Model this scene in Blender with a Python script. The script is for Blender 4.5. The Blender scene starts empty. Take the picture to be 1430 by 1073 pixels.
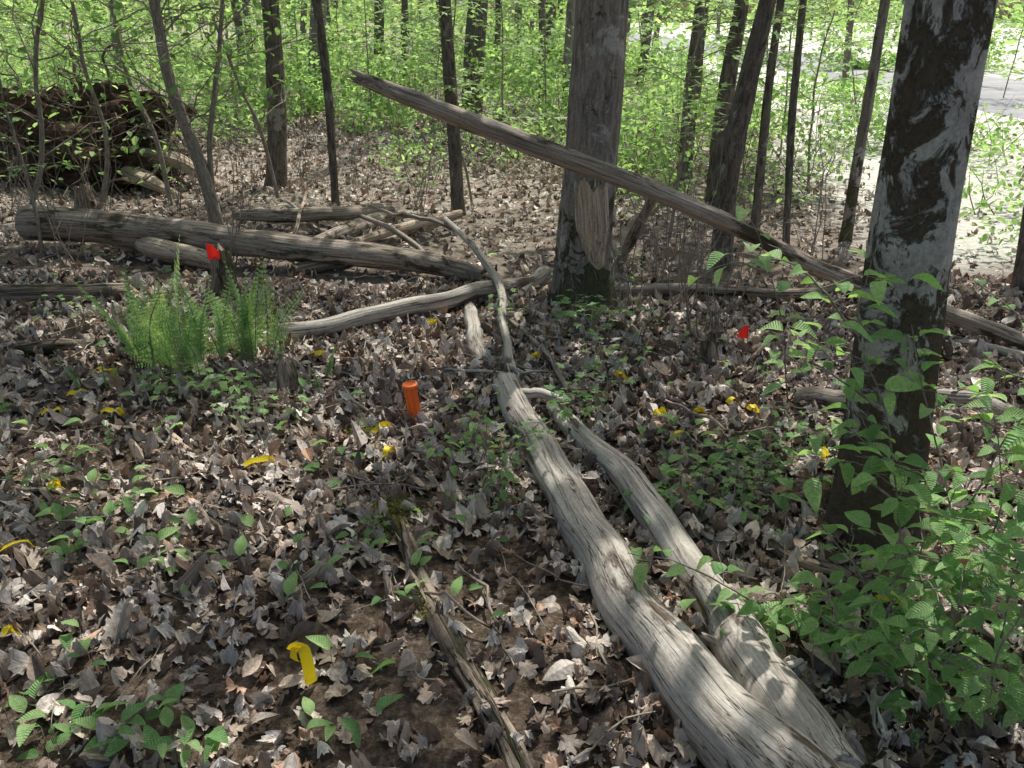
import bpy, math, random
import numpy as np
from mathutils import Vector, Matrix
random.seed(7); rng=np.random.default_rng(11)
sc=bpy.context.scene
# ------------------------------------------------------------------ camera survey
CAMZ=1.6; TH=math.radians(24); FPX=1144.0
CAM=np.array([0,0,CAMZ]); FW=np.array([0,math.cos(TH),-math.sin(TH)]); UP=np.array([0,math.sin(TH),math.cos(TH)]); RT=np.array([1.,0,0])
def hgt(x,y):
    x=np.asarray(x,float); y=np.asarray(y,float)
    f=1/(1+np.exp((x-6.0)*1.5)); f=f/(1+np.exp((np.abs(y)-40)*.2))
    h=.045*np.sin(.9*x+1.3)*np.cos(.7*y)+.022*np.sin(2.3*x+1.7*y)+.010*np.sin(5*x-3*y)+.006*np.sin(9*x+11*y)
    return h*f
def ray(u,v): return FW+(u-715)/FPX*RT+(536.5-v)/FPX*UP
def G(u,v,dz=0.0):
    d=ray(u,v); t=1.0; z=0
    for _ in range(25):
        t=(CAMZ-z-dz)/(-d[2]); p=CAM+d*t; z=float(hgt(p[0],p[1]))
    return CAM+d*t
def Pd(u,v,yd):
    d=ray(u,v); return CAM+d*(yd/d[1])
def depth(p): return float(np.dot(np.asarray(p)-CAM,FW))
def rad(w,p): return w/2*depth(p)/FPX
def onground(x,y,dz=0): return np.array([x,y,float(hgt(x,y))+dz])
EL,AZ=math.radians(58),math.radians(22)
SUN=np.array([math.cos(EL)*math.sin(AZ),math.cos(EL)*math.cos(AZ),math.sin(EL)])

# ------------------------------------------------------------------ mesh accumulator
class Acc:
    def __init__(s): s.V=[];s.C=[];s.U=[];s.F=[];s.M=[];s.n=0
    def add(s,V,F,col,uv=None,mat=0):
        V=np.asarray(V,float).reshape(-1,3); k=len(V)
        C=np.empty((k,4));C[:,3]=1;C[:,:3]=col
        s.V.append(V);s.C.append(C);s.U.append(V if uv is None else np.asarray(uv,float))
        for f in (F if isinstance(F,list) else [F]):
            if len(f)==0: continue
            s.F.append(np.asarray(f,np.int64)+s.n); s.M.append(np.full(len(f),mat,np.int32))
        s.n+=k
    def obj(s,name,mats,smooth=True,parent=None):
        if not s.V: return None
        V=np.concatenate(s.V);C=np.concatenate(s.C);U=np.concatenate(s.U)
        me=bpy.data.meshes.new(name)
        me.vertices.add(len(V)); me.vertices.foreach_set('co',V.astype(np.float32).ravel())
        L=np.concatenate([f.ravel() for f in s.F]); sz=np.concatenate([np.full(len(f),f.shape[1]) for f in s.F])
        st=np.concatenate([[0],np.cumsum(sz)[:-1]])
        me.loops.add(len(L)); me.loops.foreach_set('vertex_index',L.astype(np.int32))
        me.polygons.add(len(sz)); me.polygons.foreach_set('loop_start',st.astype(np.int32)); me.polygons.foreach_set('loop_total',sz.astype(np.int32))
        me.polygons.foreach_set('material_index',np.concatenate(s.M))
        me.polygons.foreach_set('use_smooth',np.full(len(sz),smooth))
        a=me.attributes.new('Col','FLOAT_COLOR','POINT'); a.data.foreach_set('color',C.astype(np.float32).ravel())
        a=me.attributes.new('gc','FLOAT_VECTOR','POINT'); a.data.foreach_set('vector',U.astype(np.float32).ravel())
        for m in mats: me.materials.append(m)
        me.update(calc_edges=True)
        o=bpy.data.objects.new(name,me); sc.collection.objects.link(o)
        if parent is not None: o.parent=parent
        return o
def chord(P):
    return np.concatenate([[0],np.cumsum(np.linalg.norm(np.diff(P,axis=0),axis=1))])
def catmull(P,n):
    P=np.asarray(P,float); s=chord(P)
    q=np.linspace(0,s[-1],n)
    if len(P)==2:
        t=(q/s[-1])[:,None]; return P[0]*(1-t)+P[1]*t
    m=np.gradient(P,s,axis=0); i=np.clip(np.searchsorted(s,q,side='right')-1,0,len(P)-2)
    h=(s[i+1]-s[i])[:,None]; t=((q-s[i])[:,None])/h
    return (2*t**3-3*t**2+1)*P[i]+(t**3-2*t**2+t)*h*m[i]+(-2*t**3+3*t**2)*P[i+1]+(t**3-t**2)*h*m[i+1]
def tube(acc,P,R,n=16,sides=10,lump=.06,col=(1,1,1),mat=0,jag=0.0,flare=None,caps=True,wig=0,flat=1.0,capmat=None):
    P=np.asarray(P,float); R=np.asarray(R,float)
    if R.ndim==0: R=np.full(len(P),float(R))
    C=catmull(P,n); sP=chord(P)
    r=np.interp(np.linspace(0,sP[-1],n),sP,R) if len(R)==len(P) else np.interp(np.linspace(0,1,n),np.linspace(0,1,len(R)),R)
    if wig>0:
        w=np.zeros_like(C)
        for k in (1,2,4): 
            ph=rng.uniform(0,6.28,3); w+=wig/k*np.sin(np.linspace(0,6.28*k*1.3,n)[:,None]+ph)
        w-=w[0]; C=C+w*np.linspace(0,1,n)[:,None]**.5
    T=np.gradient(C,axis=0); T/=np.linalg.norm(T,axis=1)[:,None]+1e-9
    ref=np.array([0,0,1.]) if abs(T[0][2])<.8 else np.array([0,1.,0])
    th=np.linspace(0,2*math.pi,sides,endpoint=False)
    L=chord(C)
    A=np.cross(T,ref);A/=np.linalg.norm(A,axis=1)[:,None]+1e-9;B=np.cross(A,T)
    m=np.ones((n,sides))
    rm=max(r.mean(),1e-4)
    for k in range(1,6):
        ph=rng.uniform(0,6.28,2); fr=rng.uniform(.3,1.6)/rm*.5
        m+=lump*rng.uniform(.4,1)/k**.5*np.sin(k*th[None,:]+fr*L[:,None]*.5+ph[0])*np.cos(fr*L[:,None]+ph[1])
    if flare:
        amp,dec,lob=flare
        m+=amp*np.exp(-L[:,None]/dec)*(1+.45*np.sin(lob*th[None,:]+1)+.2*np.sin((lob*2-1)*th[None,:]+2))
    rr=r[:,None]*m
    V=C[:,None,:]+rr[:,:,None]*(np.cos(th)[None,:,None]*A[:,None,:]+flat*np.sin(th)[None,:,None]*B[:,None,:])
    if jag>0:
        V[-1]+=T[-1]*rng.uniform(-jag,jag,(sides,1)); V[0]+=T[0]*rng.uniform(-jag,jag,(sides,1))*.6
    off=rng.uniform(0,20)
    U=np.empty_like(V); U[...,0]=np.cos(th)[None,:]*r[:,None];U[...,1]=np.sin(th)[None,:]*r[:,None];U[...,2]=L[:,None]+off
    idx=np.arange(n*sides).reshape(n,sides); nx=np.roll(idx,-1,axis=1)
    F=np.stack([idx[:-1],nx[:-1],nx[1:],idx[1:]],-1).reshape(-1,4)
    acc.add(V.reshape(-1,3),F,col,U.reshape(-1,3),mat)
    if caps:
        for e,sg in ((0,-1),(n-1,1)):
            ring=V[e]; c=C[e]-sg*T[e]*r[e]*.15
            VV=np.vstack([ring,c]); k=np.arange(sides); k2=(k+1)%sides
            f=np.stack([k,k2,np.full(sides,sides)],-1)
            if sg<0: f=f[:,::-1]
            UU=np.vstack([U[e]*np.array([1,1,1]),[0,0,U[e][0][2]]])
            acc.add(VV,f,col,UU,mat if capmat is None else capmat)
    return C
# ------------------------------------------------------------------ leaf templates
def maple(full=True,crump=0.0,cup=0.0,fill=0.0):
    if full: h=[(0,1.0),(10,.74),(19,.7),(27,.4),(38,.64),(50,.93),(60,.62),(74,.56),(86,.36),(102,.54),(118,.58),(136,.34),(162,.30)]
    else: h=[(0,1.0),(26,.42),(50,.92),(84,.38),(114,.58)]
    ang=[a for a,_ in h]+[180]+[360-a for a,_ in h[:0:-1]]; rr=[r for _,r in h]+[.12]+[r for _,r in h[:0:-1]]
    a=np.radians(ang); rr=np.array(rr); rr=rr*(1-fill)+.66*fill*np.where(rr<.2,.5,1); rr=rr*rng.uniform(.82,1.15,len(rr))*.5
    O=np.stack([np.sin(a)*rr,np.cos(a)*rr,0*a],-1); n=len(O)
    k=np.arange(n);k2=(k+1)%n
    if full:
        V=np.vstack([O,O*.5,[[0,0,0]]])
        F=[np.stack([k,k2,n+k2,n+k],-1),np.stack([n+k,n+k2,np.full(n,2*n)],-1)]
    else:
        V=np.vstack([O,[[0,0,0]]]); F=[np.stack([k,k2,np.full(n,n)],-1)]
    U=V.copy()
    x,y=V[:,0].copy(),V[:,1].copy()
    if crump>0:
        for _ in range(3):
            d=rng.uniform(0,6.28); s=x*math.cos(d)+y*math.sin(d); w=rng.uniform(4,14)
            V[:,2]+=crump*rng.uniform(.3,1)*.36*np.sin(s*w+rng.uniform(0,6))/ (w/5)
        d=rng.uniform(0,6.28); s=x*math.cos(d)+y*math.sin(d)
        c=rng.uniform(1.2,5)*crump*1.3*rng.choice([-1,1])
        ax=np.array([math.cos(d),math.sin(d),0])
        V+= ax[None,:]*((np.sin(c*s)/c - s)[:,None]); V[:,2]+= (1-np.cos(c*s))/c
        V[:n,2]+=rng.uniform(-.05,.05,n)*crump
    V[:,2]+=cup*(x*x+y*y)
    return V,F,U
def oval(w=.3,fold=.15,droop=.3,segs=6,pet=.0):
    t=np.linspace(0,1,segs+1); ww=w*np.sin(np.pi*t**.8)**.8*(1-.25*t); ww[-1]=0; ww[0]=0.012
    z=-droop*t*t+ .05*np.sin(t*5)
    M=np.stack([0*t,t+pet,z],-1); Lf=np.stack([-ww,t+pet+.02,z+fold*ww*2],-1); Rg=np.stack([ww,t+pet+.02,z+fold*ww*2],-1)
    V=np.vstack([M,Lf,Rg]); n=segs+1; k=np.arange(segs)
    F=[np.stack([k,n+k,n+k+1,k+1],-1)[:,::-1],np.stack([k,2*n+k,2*n+k+1,k+1],-1)]
    U=V.copy(); U[:,1]-=pet
    return V,F,U
def leafq():
    V=np.array([[0,0,0],[.3,.35,.06],[.22,.75,.03],[0,1,-.1],[-.22,.75,.03],[-.3,.35,.06]],float)
    return V,[np.array([[0,1,2,3],[0,3,4,5]])],V.copy()
def rotm(yaw,pit,rol):
    cy,sy,cp,sp,cr,sr=np.cos(yaw),np.sin(yaw),np.cos(pit),np.sin(pit),np.cos(rol),np.sin(rol)
    z=np.zeros_like(cy);o=np.ones_like(cy)
    Z=np.stack([cy,-sy,z,sy,cy,z,z,z,o],-1).reshape(-1,3,3)
    X=np.stack([o,z,z,z,cp,-sp,z,sp,cp],-1).reshape(-1,3,3)
    Y=np.stack([cr,z,sr,z,o,z,-sr,z,cr],-1).reshape(-1,3,3)
    return Z@X@Y
def inst(acc,temps,pos,R,S,col,mat=0):
    pos=np.asarray(pos,float);k=len(pos)
    if k==0:return
    col=np.broadcast_to(np.asarray(col,float),(k,3)); S=np.broadcast_to(np.asarray(S,float),(k,))
    var=rng.integers(0,len(temps),k)
    for i,(V,F,U) in enumerate(temps):
        s=np.where(var==i)[0]
        if len(s)==0: continue
        W=np.einsum('kij,vj->kvi',R[s],V)*S[s][:,None,None]+pos[s][:,None,:]
        n=len(V); offs=(np.arange(len(s))*n)[:,None,None]
        FF=[(f[None]+offs).reshape(-1,f.shape[1]) for f in F]
        UU=np.broadcast_to(U[None],(len(s),n,3))+rng.uniform(0,1,(len(s),1,1))*np.array([0,0,40.])
        acc.add(W.reshape(-1,3),FF,np.repeat(col[s],n,axis=0),UU.reshape(-1,3),mat)
def cpick(cols,k,var=.2):
    c=np.array(cols)[rng.integers(0,len(cols),k)]
    return c*rng.uniform(1-var,1+var,(k,1))
# cut-outs in the unseen crowns, shaped to put sun patches on chosen ground
SUN_CUTOUTS=[(G(u,v)[:2],r*1.1) for u,v,r in [(560,480,.5),(470,500,.4),(640,530,.35),(1100,520,.5),(1000,560,.35),(1330,600,.5),(1050,980,.4),(1000,900,.2),(820,960,.3),(900,830,.22),(730,600,.25),(400,240,1.),(330,210,1.),(530,250,.7),(950,450,.4),(1250,1040,.3),(520,860,.2),(200,740,.2),(90,900,.25),(560,420,.3),(1130,330,.8),(1260,330,1.),(700,330,.4),(780,700,.2),(250,620,.2),(640,840,.2),(250,1000,.18),(1330,800,.4),(1180,620,.3),(280,500,.35),(640,250,.7),(150,250,.5),(850,300,.5),(1420,720,.35),(1200,860,.25),(380,760,.16),(90,620,.2),(440,640,.18),(200,440,.4),(820,500,.25)]]
_nd=[(rng.uniform(0,6.28),6.28/rng.uniform(.4,1.7),rng.uniform(0,6.28)) for _ in range(14)]
def canopy_keep(P,thr=.12):
    q=P[:,:2]-SUN[None,:2]/SUN[2]*P[:,2:3]
    f=sum(np.sin((q[:,0]*math.cos(a)+q[:,1]*math.sin(a))*w+ph) for a,w,ph in _nd)/math.sqrt(7)
    keep=f+rng.normal(0,.15,len(P))<thr
    for c,r in SUN_CUTOUTS:
        d=np.hypot(q[:,0]-c[0],q[:,1]-c[1]); keep&= d>r*(1+.22*f)
    keep&= ~((q[:,0]>3.1+.10*(q[:,1]-6))&(q[:,1]>5.2))
    return keep

# ------------------------------------------------------------------ materials
class N:
    def __init__(s,name):
        s.m=bpy.data.materials.new(name); s.m.use_nodes=True; s.t=s.m.node_tree; s.t.nodes.clear()
        s.out=s.n('ShaderNodeOutputMaterial')
    def n(s,t,**k):
        x=s.t.nodes.new(t)
        for a,b in k.items():
            if hasattr(x,a) and a not in x.inputs: setattr(x,a,b)
        return x
    def l(s,a,b): s.t.links.new(a,b)
    def attr(s,name): return s.n('ShaderNodeAttribute',attribute_name=name)
    def noise(s,vec,scale,detail=5,rough=.6,vs=None,dist=0):
        if vs is not None:
            mp=s.n('ShaderNodeMapping'); mp.inputs['Scale'].default_value=vs; s.l(vec,mp.inputs['Vector']); vec=mp.outputs[0]
        x=s.n('ShaderNodeTexNoise'); x.inputs['Scale'].default_value=scale; x.inputs['Detail'].default_value=detail
        x.inputs['Roughness'].default_value=rough; x.inputs['Distortion'].default_value=dist; s.l(vec,x.inputs['Vector']); return x.outputs['Fac']
    def ramp(s,fac,stops):
        x=s.n('ShaderNodeValToRGB'); e=x.color_ramp.elements
        while len(e)<len(stops): e.new(.5)
        for i,(p,c) in enumerate(stops):
            e[i].position=p; e[i].color=(c,c,c,1) if not isinstance(c,tuple) else (*c,1)
        s.l(fac,x.inputs[0]); return x.outputs[0]
    def math(s,op,a,b=None,clamp=False):
        x=s.n('ShaderNodeMath'); x.operation=op; x.use_clamp=clamp
        for i,q in enumerate((a,b)):
            if q is None: continue
            if isinstance(q,(int,float)): x.inputs[i].default_value=q
            else: s.l(q,x.inputs[i])
        return x.outputs[0]
    def mix(s,f,a,b,bt='MIX'):
        x=s.n('ShaderNodeMixRGB'); x.blend_type=bt
        for i,q in enumerate((f,a,b)):
            if isinstance(q,(int,float)): x.inputs[i].default_value=q
            elif isinstance(q,tuple): x.inputs[i].default_value=(*q,1)
            else: s.l(q,x.inputs[i])
        return x.outputs[0]
    def bump(s,h,d,st=1):
        x=s.n('ShaderNodeBump'); x.inputs['Strength'].default_value=st; x.inputs['Distance'].default_value=d; s.l(h,x.inputs['Height']); return x.outputs[0]
    def bsdf(s,col,rough=.8,nrm=None,spec=.3):
        if spec<=0:
            b=s.n('ShaderNodeBsdfDiffuse'); s.l(col,b.inputs['Color'])
            if nrm: s.l(nrm,b.inputs['Normal'])
            return b
        b=s.n('ShaderNodeBsdfPrincipled'); b.inputs['Roughness'].default_value=rough; b.inputs['Specular IOR Level'].default_value=spec
        if isinstance(col,tuple): b.inputs['Base Color'].default_value=(*col,1)
        else: s.l(col,b.inputs['Base Color'])
        if nrm: s.l(nrm,b.inputs['Normal'])
        return b
    def fin(s,sh): s.l(sh,s.out.inputs[0]); return s.m
def mat_wood(name,dark,mid,light,patch,pth=.62,crack=True,bd=.007,sc1=34):
    n=N(name); gc=n.attr('gc').outputs['Vector']
    g=n.noise(gc,1,6,.7,(sc1*1.8,sc1*1.8,sc1*.06))
    c=n.ramp(g,[(.30,dark),(.46,mid),(.66,light)])
    p=n.noise(gc,1,6,.7,(9,9,2.4)); pm=n.ramp(p,[(pth-.04,0.0),(pth+.02,1.0)])
    c=n.mix(pm,c,n.mix(g,tuple(x*.5 for x in patch),patch))
    h=g
    if crack:
        k=n.noise(gc,1,4,.6,(28,28,.55),.25); km=n.ramp(k,[(.490,1.0),(.5,.0),(.506,1.0)])
        c=n.mix(n.math('MULTIPLY',n.math('SUBTRACT',1.0,km),.9),c,(.02,.016,.012)); h=n.math('ADD',n.math('MULTIPLY',g,.6),n.math('MULTIPLY',km,.8))
    f=n.noise(gc,1,4,.7,(110,110,60)); h=n.math('ADD',h,n.math('MULTIPLY',f,.25))
    c=n.mix(.45,c,n.ramp(f,[(.3,.5),(.7,1.4)]),'MULTIPLY')
    return n.fin(n.bsdf(c,.85,n.bump(h,bd),.15).outputs[0])
def mat_bark(name,dark,light,moss=None,mth=.58,vs=(26,26,7),bd=.02,lichen=None):
    n=N(name); gc=n.attr('gc').outputs['Vector']
    g=n.noise(gc,1,6,.65,vs,.6); c=n.ramp(g,[(.33,dark),(.62,light)])
    if lichen:
        p=n.noise(gc,1,5,.65,(5,5,3.2),.3); c=n.mix(n.ramp(p,[(lichen[1]-.02,0.0),(lichen[1]+.03,1.0)]),c,lichen[0])
    h=g
    if moss:
        pos=n.n('ShaderNodeNewGeometry').outputs['Position']; sx=n.n('ShaderNodeSeparateXYZ'); n.l(pos,sx.inputs[0])
        lowb=n.math('MULTIPLY',n.math('SUBTRACT',.74,sx.outputs[2]),.20,False); lowb=n.math('MAXIMUM',lowb,-.03)
        p=n.noise(gc,1,8,.74,(8,8,6.5),.6); p=n.math('ADD',p,lowb)
        m=n.ramp(p,[(mth-.03,0.0),(mth+.03,1.0)]); mc=n.mix(g,tuple(x*.5 for x in moss),tuple(x*1.8 for x in moss))
        c=n.mix(m,c,mc); h=n.math('ADD',n.math('MULTIPLY',g,.35),n.math('MULTIPLY',m,n.math('ADD',g,.2)))
    f=n.noise(gc,1,4,.75,(90,90,70)); c=n.mix(.6,c,n.ramp(f,[(.3,.45),(.7,1.4)]),'MULTIPLY'); h=n.math('ADD',h,n.math('MULTIPLY',f,.25))
    return n.fin(n.bsdf(c,.9,n.bump(h,bd),0).outputs[0])
def mat_leaf(name,tr=.4,rough=.42,veins=26,gain=(1.45,1.5,.9),spec=.35,mott=.35,nb=0):
    n=N(name); c=n.attr('Col').outputs['Color']; gc=n.attr('gc').outputs['Vector']; nr=None
    if mott:
        f=n.noise(gc,9,3 if nb else 2,.65); c=n.mix(mott,c,n.ramp(f,[(.3,.45),(.7,1.45)]),'MULTIPLY')
        if nb: nr=n.bump(f,nb)
    if veins:
        s=n.n('ShaderNodeSeparateXYZ'); n.l(gc,s.inputs[0])
        ax=n.math('ABSOLUTE',s.outputs[0]); w=n.math('SINE',n.math('MULTIPLY',n.math('SUBTRACT',s.outputs[1],n.math('MULTIPLY',ax,.8)),veins*2.6))
        mid=n.math('LESS_THAN',ax,.012); h=n.math('ADD',n.math('MULTIPLY',w,.5),mid)
        c=n.mix(n.math('MULTIPLY',n.math('ADD',w,1.0),.09),c,n.mix(1.0,c,(1.5,1.5,1.5),'MULTIPLY')); nr=n.bump(h,.0018)
    b=n.bsdf(c,rough,nr,spec)
    if tr==0: return n.fin(b.outputs[0])
    t=n.n('ShaderNodeBsdfTranslucent'); n.l(n.mix(1.0,c,gain,'MULTIPLY'),t.inputs[0])
    m=n.n('ShaderNodeMixShader'); m.inputs[0].default_value=tr; n.l(b.outputs[0],m.inputs[1]); n.l(t.outputs[0],m.inputs[2])
    return n.fin(m.outputs[0])
def mat_plain(name,c,rough=.5,tr=0,bd=.002):
    n=N(name); g=n.n('ShaderNodeTexCoord').outputs['Object']; f=n.noise(g,40,4); d=n.noise(g,14,5)
    cc=n.mix(n.ramp(d,[(.55,0.0),(.8,.35)]),n.mix(n.math('MULTIPLY',f,.25),c,tuple(x*.6 for x in c)),(.12,.08,.05))
    b=n.bsdf(cc,rough,n.bump(f,bd))
    if tr:
        t=n.n('ShaderNodeBsdfTranslucent'); t.inputs[0].default_value=(*c,1); m=n.n('ShaderNodeMixShader'); m.inputs[0].default_value=tr
        n.l(b.outputs[0],m.inputs[1]); n.l(t.outputs[0],m.inputs[2]); return n.fin(m.outputs[0])
    return n.fin(b.outputs[0])
M_log=mat_wood('weathered_wood',(.18,.16,.135),(.39,.355,.31),(.58,.54,.485),(.18,.14,.11),.585)
M_log2=mat_wood('brown_deadwood',(.09,.07,.055),(.28,.23,.185),(.50,.44,.38),(.11,.09,.06),.57)
M_rot=mat_wood('rotten_wood',(.05,.038,.03),(.20,.16,.125),(.42,.355,.29),(.09,.085,.045),.55,True,.02)
M_pale=mat_wood('split_wood',(.20,.145,.10),(.44,.35,.26),(.66,.58,.48),(.24,.18,.12),.62)
M_bark=mat_bark('grey_bark',(.12,.105,.09),(.33,.30,.265),(.10,.10,.06),.62,(34,34,6),.022,((.42,.41,.38),.6))
M_beech=mat_bark('beech_bark',(.28,.27,.25),(.45,.44,.41),(.085,.07,.052),.495,(16,16,16),.012)
M_dark=mat_bark('dark_bark',(.06,.052,.044),(.22,.195,.168),None,.6,(40,40,10),.012,((.32,.32,.29),.63))
M_twig=mat_bark('twig_bark',(.15,.125,.10),(.38,.34,.29),None,.6,(60,60,14),.004)
M_leaf=mat_leaf('green_leaf',.42); M_fol=mat_leaf('foliage_leaf',.48,.5,0,mott=0,spec=0); M_fern=mat_leaf('fern_leaf',.4,.6,0,mott=0,spec=0)
M_lit=mat_leaf('dry_leaf',0,.5,0,(1,1,1),.3,.6,.003)
M_or=mat_plain('orange_plastic',(.95,.20,.04),.4); M_ye=mat_plain('yellow_tape',(.9,.70,.02),.4,.3); M_rd=mat_plain('red_tape',(.8,.03,.02),.45,.35)
M_wire=mat_plain('wire_metal',(.3,.3,.3),.4)

# ------------------------------------------------------------------ ground
def sgrid(n,a,b): 
    t=np.linspace(-1,1,n); return b*np.sinh(a*t)/math.sinh(a)
gx=sgrid(340,6.2,420); gy=sgrid(340,6.2,420)+3
X,Y=np.meshgrid(gx,gy); Z=hgt(X,Y)
acc=Acc(); nn=340; idx=np.arange(nn*nn).reshape(nn,nn)
F=np.stack([idx[:-1,:-1],idx[:-1,1:],idx[1:,1:],idx[1:,:-1]],-1).reshape(-1,4)
acc.add(np.stack([X,Y,Z],-1).reshape(-1,3),F,(1,1,1))
n=N('forest_soil'); pos=n.n('ShaderNodeNewGeometry').outputs['Position']
a=n.noise(pos,34,6,.78); c=n.ramp(a,[(.3,(.035,.025,.018)),(.5,(.14,.105,.08)),(.7,(.38,.31,.25))])
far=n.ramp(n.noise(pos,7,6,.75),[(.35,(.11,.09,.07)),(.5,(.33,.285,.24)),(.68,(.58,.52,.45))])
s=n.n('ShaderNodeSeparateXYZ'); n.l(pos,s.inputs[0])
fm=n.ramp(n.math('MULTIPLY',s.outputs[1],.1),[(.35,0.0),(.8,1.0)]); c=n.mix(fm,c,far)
gr=n.ramp(n.noise(pos,16,7,.8),[(.32,(.28,.32,.16)),(.42,(.60,.59,.50)),(.56,(.80,.79,.75))])
ex=n.math('ADD',s.outputs[0],n.math('MULTIPLY',n.math('SUBTRACT',n.noise(pos,1.3,6,.7),.5),3.2))
ex=n.math('ADD',ex,n.math('MULTIPLY',n.math('SUBTRACT',s.outputs[1],8.0),-.10))
gm=n.ramp(n.math('MULTIPLY',ex,.1),[(.27,0.0),(.36,1.0)])
ym=n.ramp(n.math('MULTIPLY',s.outputs[1],.1),[(.50,0.0),(.60,1.0)]); gm=n.math('MULTIPLY',gm,ym)
c=n.mix(gm,c,gr)
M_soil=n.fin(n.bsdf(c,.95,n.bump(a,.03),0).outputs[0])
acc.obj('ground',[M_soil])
n=N('asphalt'); pos=n.n('ShaderNodeNewGeometry').outputs['Position']; a=n.noise(pos,60,5,.7); b=n.noise(pos,1.2,5)
c=n.mix(n.ramp(b,[(.4,0.0),(.65,1.0)]),n.ramp(a,[(.3,(.22,.225,.235)),(.7,(.34,.345,.355))]),(.38,.38,.385))
M_as=n.fin(n.bsdf(c,.85,n.bump(a,.006),.2).outputs[0])
acc=Acc(); ys=np.linspace(-60,300,180); cx=11.6+.9*np.sin(ys*.02-.3)
prof=[(-2.7,-.03),(-2.6,.03),(0,.06),(2.6,.03),(2.7,-.03)]
V=np.array([[[cx[i]+px,ys[i],pz] for px,pz in prof] for i in range(len(ys))]); idx=np.arange(len(ys)*5).reshape(-1,5)
acc.add(V.reshape(-1,3),np.stack([idx[:-1,:-1],idx[:-1,1:],idx[1:,1:],idx[1:,:-1]],-1).reshape(-1,4),(1,1,1)); acc.obj('road',[M_as])

# ------------------------------------------------------------------ leaf litter
LC=[(.58,.50,.43),(.47,.39,.325),(.34,.265,.21),(.66,.59,.52),(.21,.155,.12),(.42,.355,.31),(.50,.40,.31),(.28,.215,.17),(.37,.245,.17),(.55,.49,.44),(.64,.57,.51),(.15,.11,.085)]
Tn=[maple(True,rng.uniform(.6,1.7),fill=rng.uniform(0,.75)) for _ in range(44)]+[oval(.28,rng.uniform(-.6,.7),rng.uniform(-.6,.7)) for _ in range(5)]
Tfl=[maple(True,rng.uniform(.2,.7),fill=rng.uniform(0,.6)) for _ in range(18)]
Tf=[maple(False,rng.uniform(.5,1.5),fill=rng.uniform(0,.6)) for _ in range(20)]
def xlim(y): return np.where(y<5.3,5.0,3.0+.10*(y-6))
def area_pts(n,y0,y1,spread,pad=.9,sg=.4):
    y=np.sqrt(rng.uniform(y0**2,y1**2,n)); x=rng.uniform(-1,1,n)*(y*spread+pad)
    m=x<xlim(y)+rng.normal(0,sg,n); return x[m],y[m]
def bare(x,y,thr):      # leaves drift: thinner cover in some hollows
    f=np.sin(2.1*x+1.3*y+.5)+np.sin(-1.7*x+2.9*y+2)+np.sin(4.3*x+.9*y)*.7
    return (f<thr)|(rng.random(len(x))<.55)
acc=Acc()
x,y=area_pts(11000,.6,5.2,.72); m=bare(x,y,.9); x,y=x[m],y[m]; k=len(x)
P=np.stack([x,y,hgt(x,y)+rng.uniform(0.002,.012,k)],-1)
inst(acc,Tfl,P,rotm(rng.uniform(0,6.28,k),rng.normal(0,.15,k),rng.normal(0,.15,k)),rng.uniform(.05,.12,k),cpick(LC,k,.35)*.8)
x,y=area_pts(16500,.6,5.2,.72); m=bare(x,y,1.1); x,y=x[m],y[m]; k=len(x)
S=rng.uniform(.035,.115,k); P=np.stack([x,y,hgt(x,y)+rng.uniform(0.012,.042,k)],-1)
inst(acc,Tn,P,rotm(rng.uniform(0,6.28,k),rng.normal(0,.34,k),rng.normal(0,.34,k)),S,cpick(LC,k,.3))
x,y=area_pts(32000,5.0,17,.72,sg=.7); k=len(x)
P=np.stack([x,y,hgt(x,y)+rng.uniform(.0,.03,k)],-1)
inst(acc,Tf,P,rotm(rng.uniform(0,6.28,k),rng.normal(0,.3,k),rng.normal(0,.3,k)),rng.uniform(.06,.115,k)*(1+.02*y),cpick(LC,k,.3))
x=rng.uniform(-6,5,5000); y=rng.uniform(-3,1.2,5000); k=5000
inst(acc,Tf,np.stack([x,y,hgt(x,y)+.015],-1),rotm(rng.uniform(0,6.28,k),rng.normal(0,.3,k),rng.normal(0,.3,k)),.11,cpick(LC,k,.3))
x=rng.uniform(3,9,900); y=rng.uniform(5.5,16,900); k=900
inst(acc,Tf,np.stack([x,y,hgt(x,y)+.01],-1),rotm(rng.uniform(0,6.28,k),rng.normal(0,.2,k),rng.normal(0,.2,k)),.09,cpick(LC,k,.3))
acc.obj('leaf_litter',[M_lit],False)

# ------------------------------------------------------------------ fallen twigs
acc=Acc()
x,y=area_pts(1100,.8,10,.7)
for i in range(len(x)):
    L=rng.uniform(.08,.5); a=rng.uniform(0,3.14); d=np.array([math.cos(a),math.sin(a),0])*L/2
    p=np.array([x[i],y[i],0.]); q=[p-d,p+rng.normal(0,.03,3),p+d]
    for w in q: w[2]=hgt(w[0],w[1])+rng.uniform(.03,.065)
    r=rng.uniform(.0012,.004); tube(acc,q,[r,r*.8,r*.4],7,5,.1,caps=False,wig=.01)
acc.obj('fallen_twigs',[M_twig])

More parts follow.
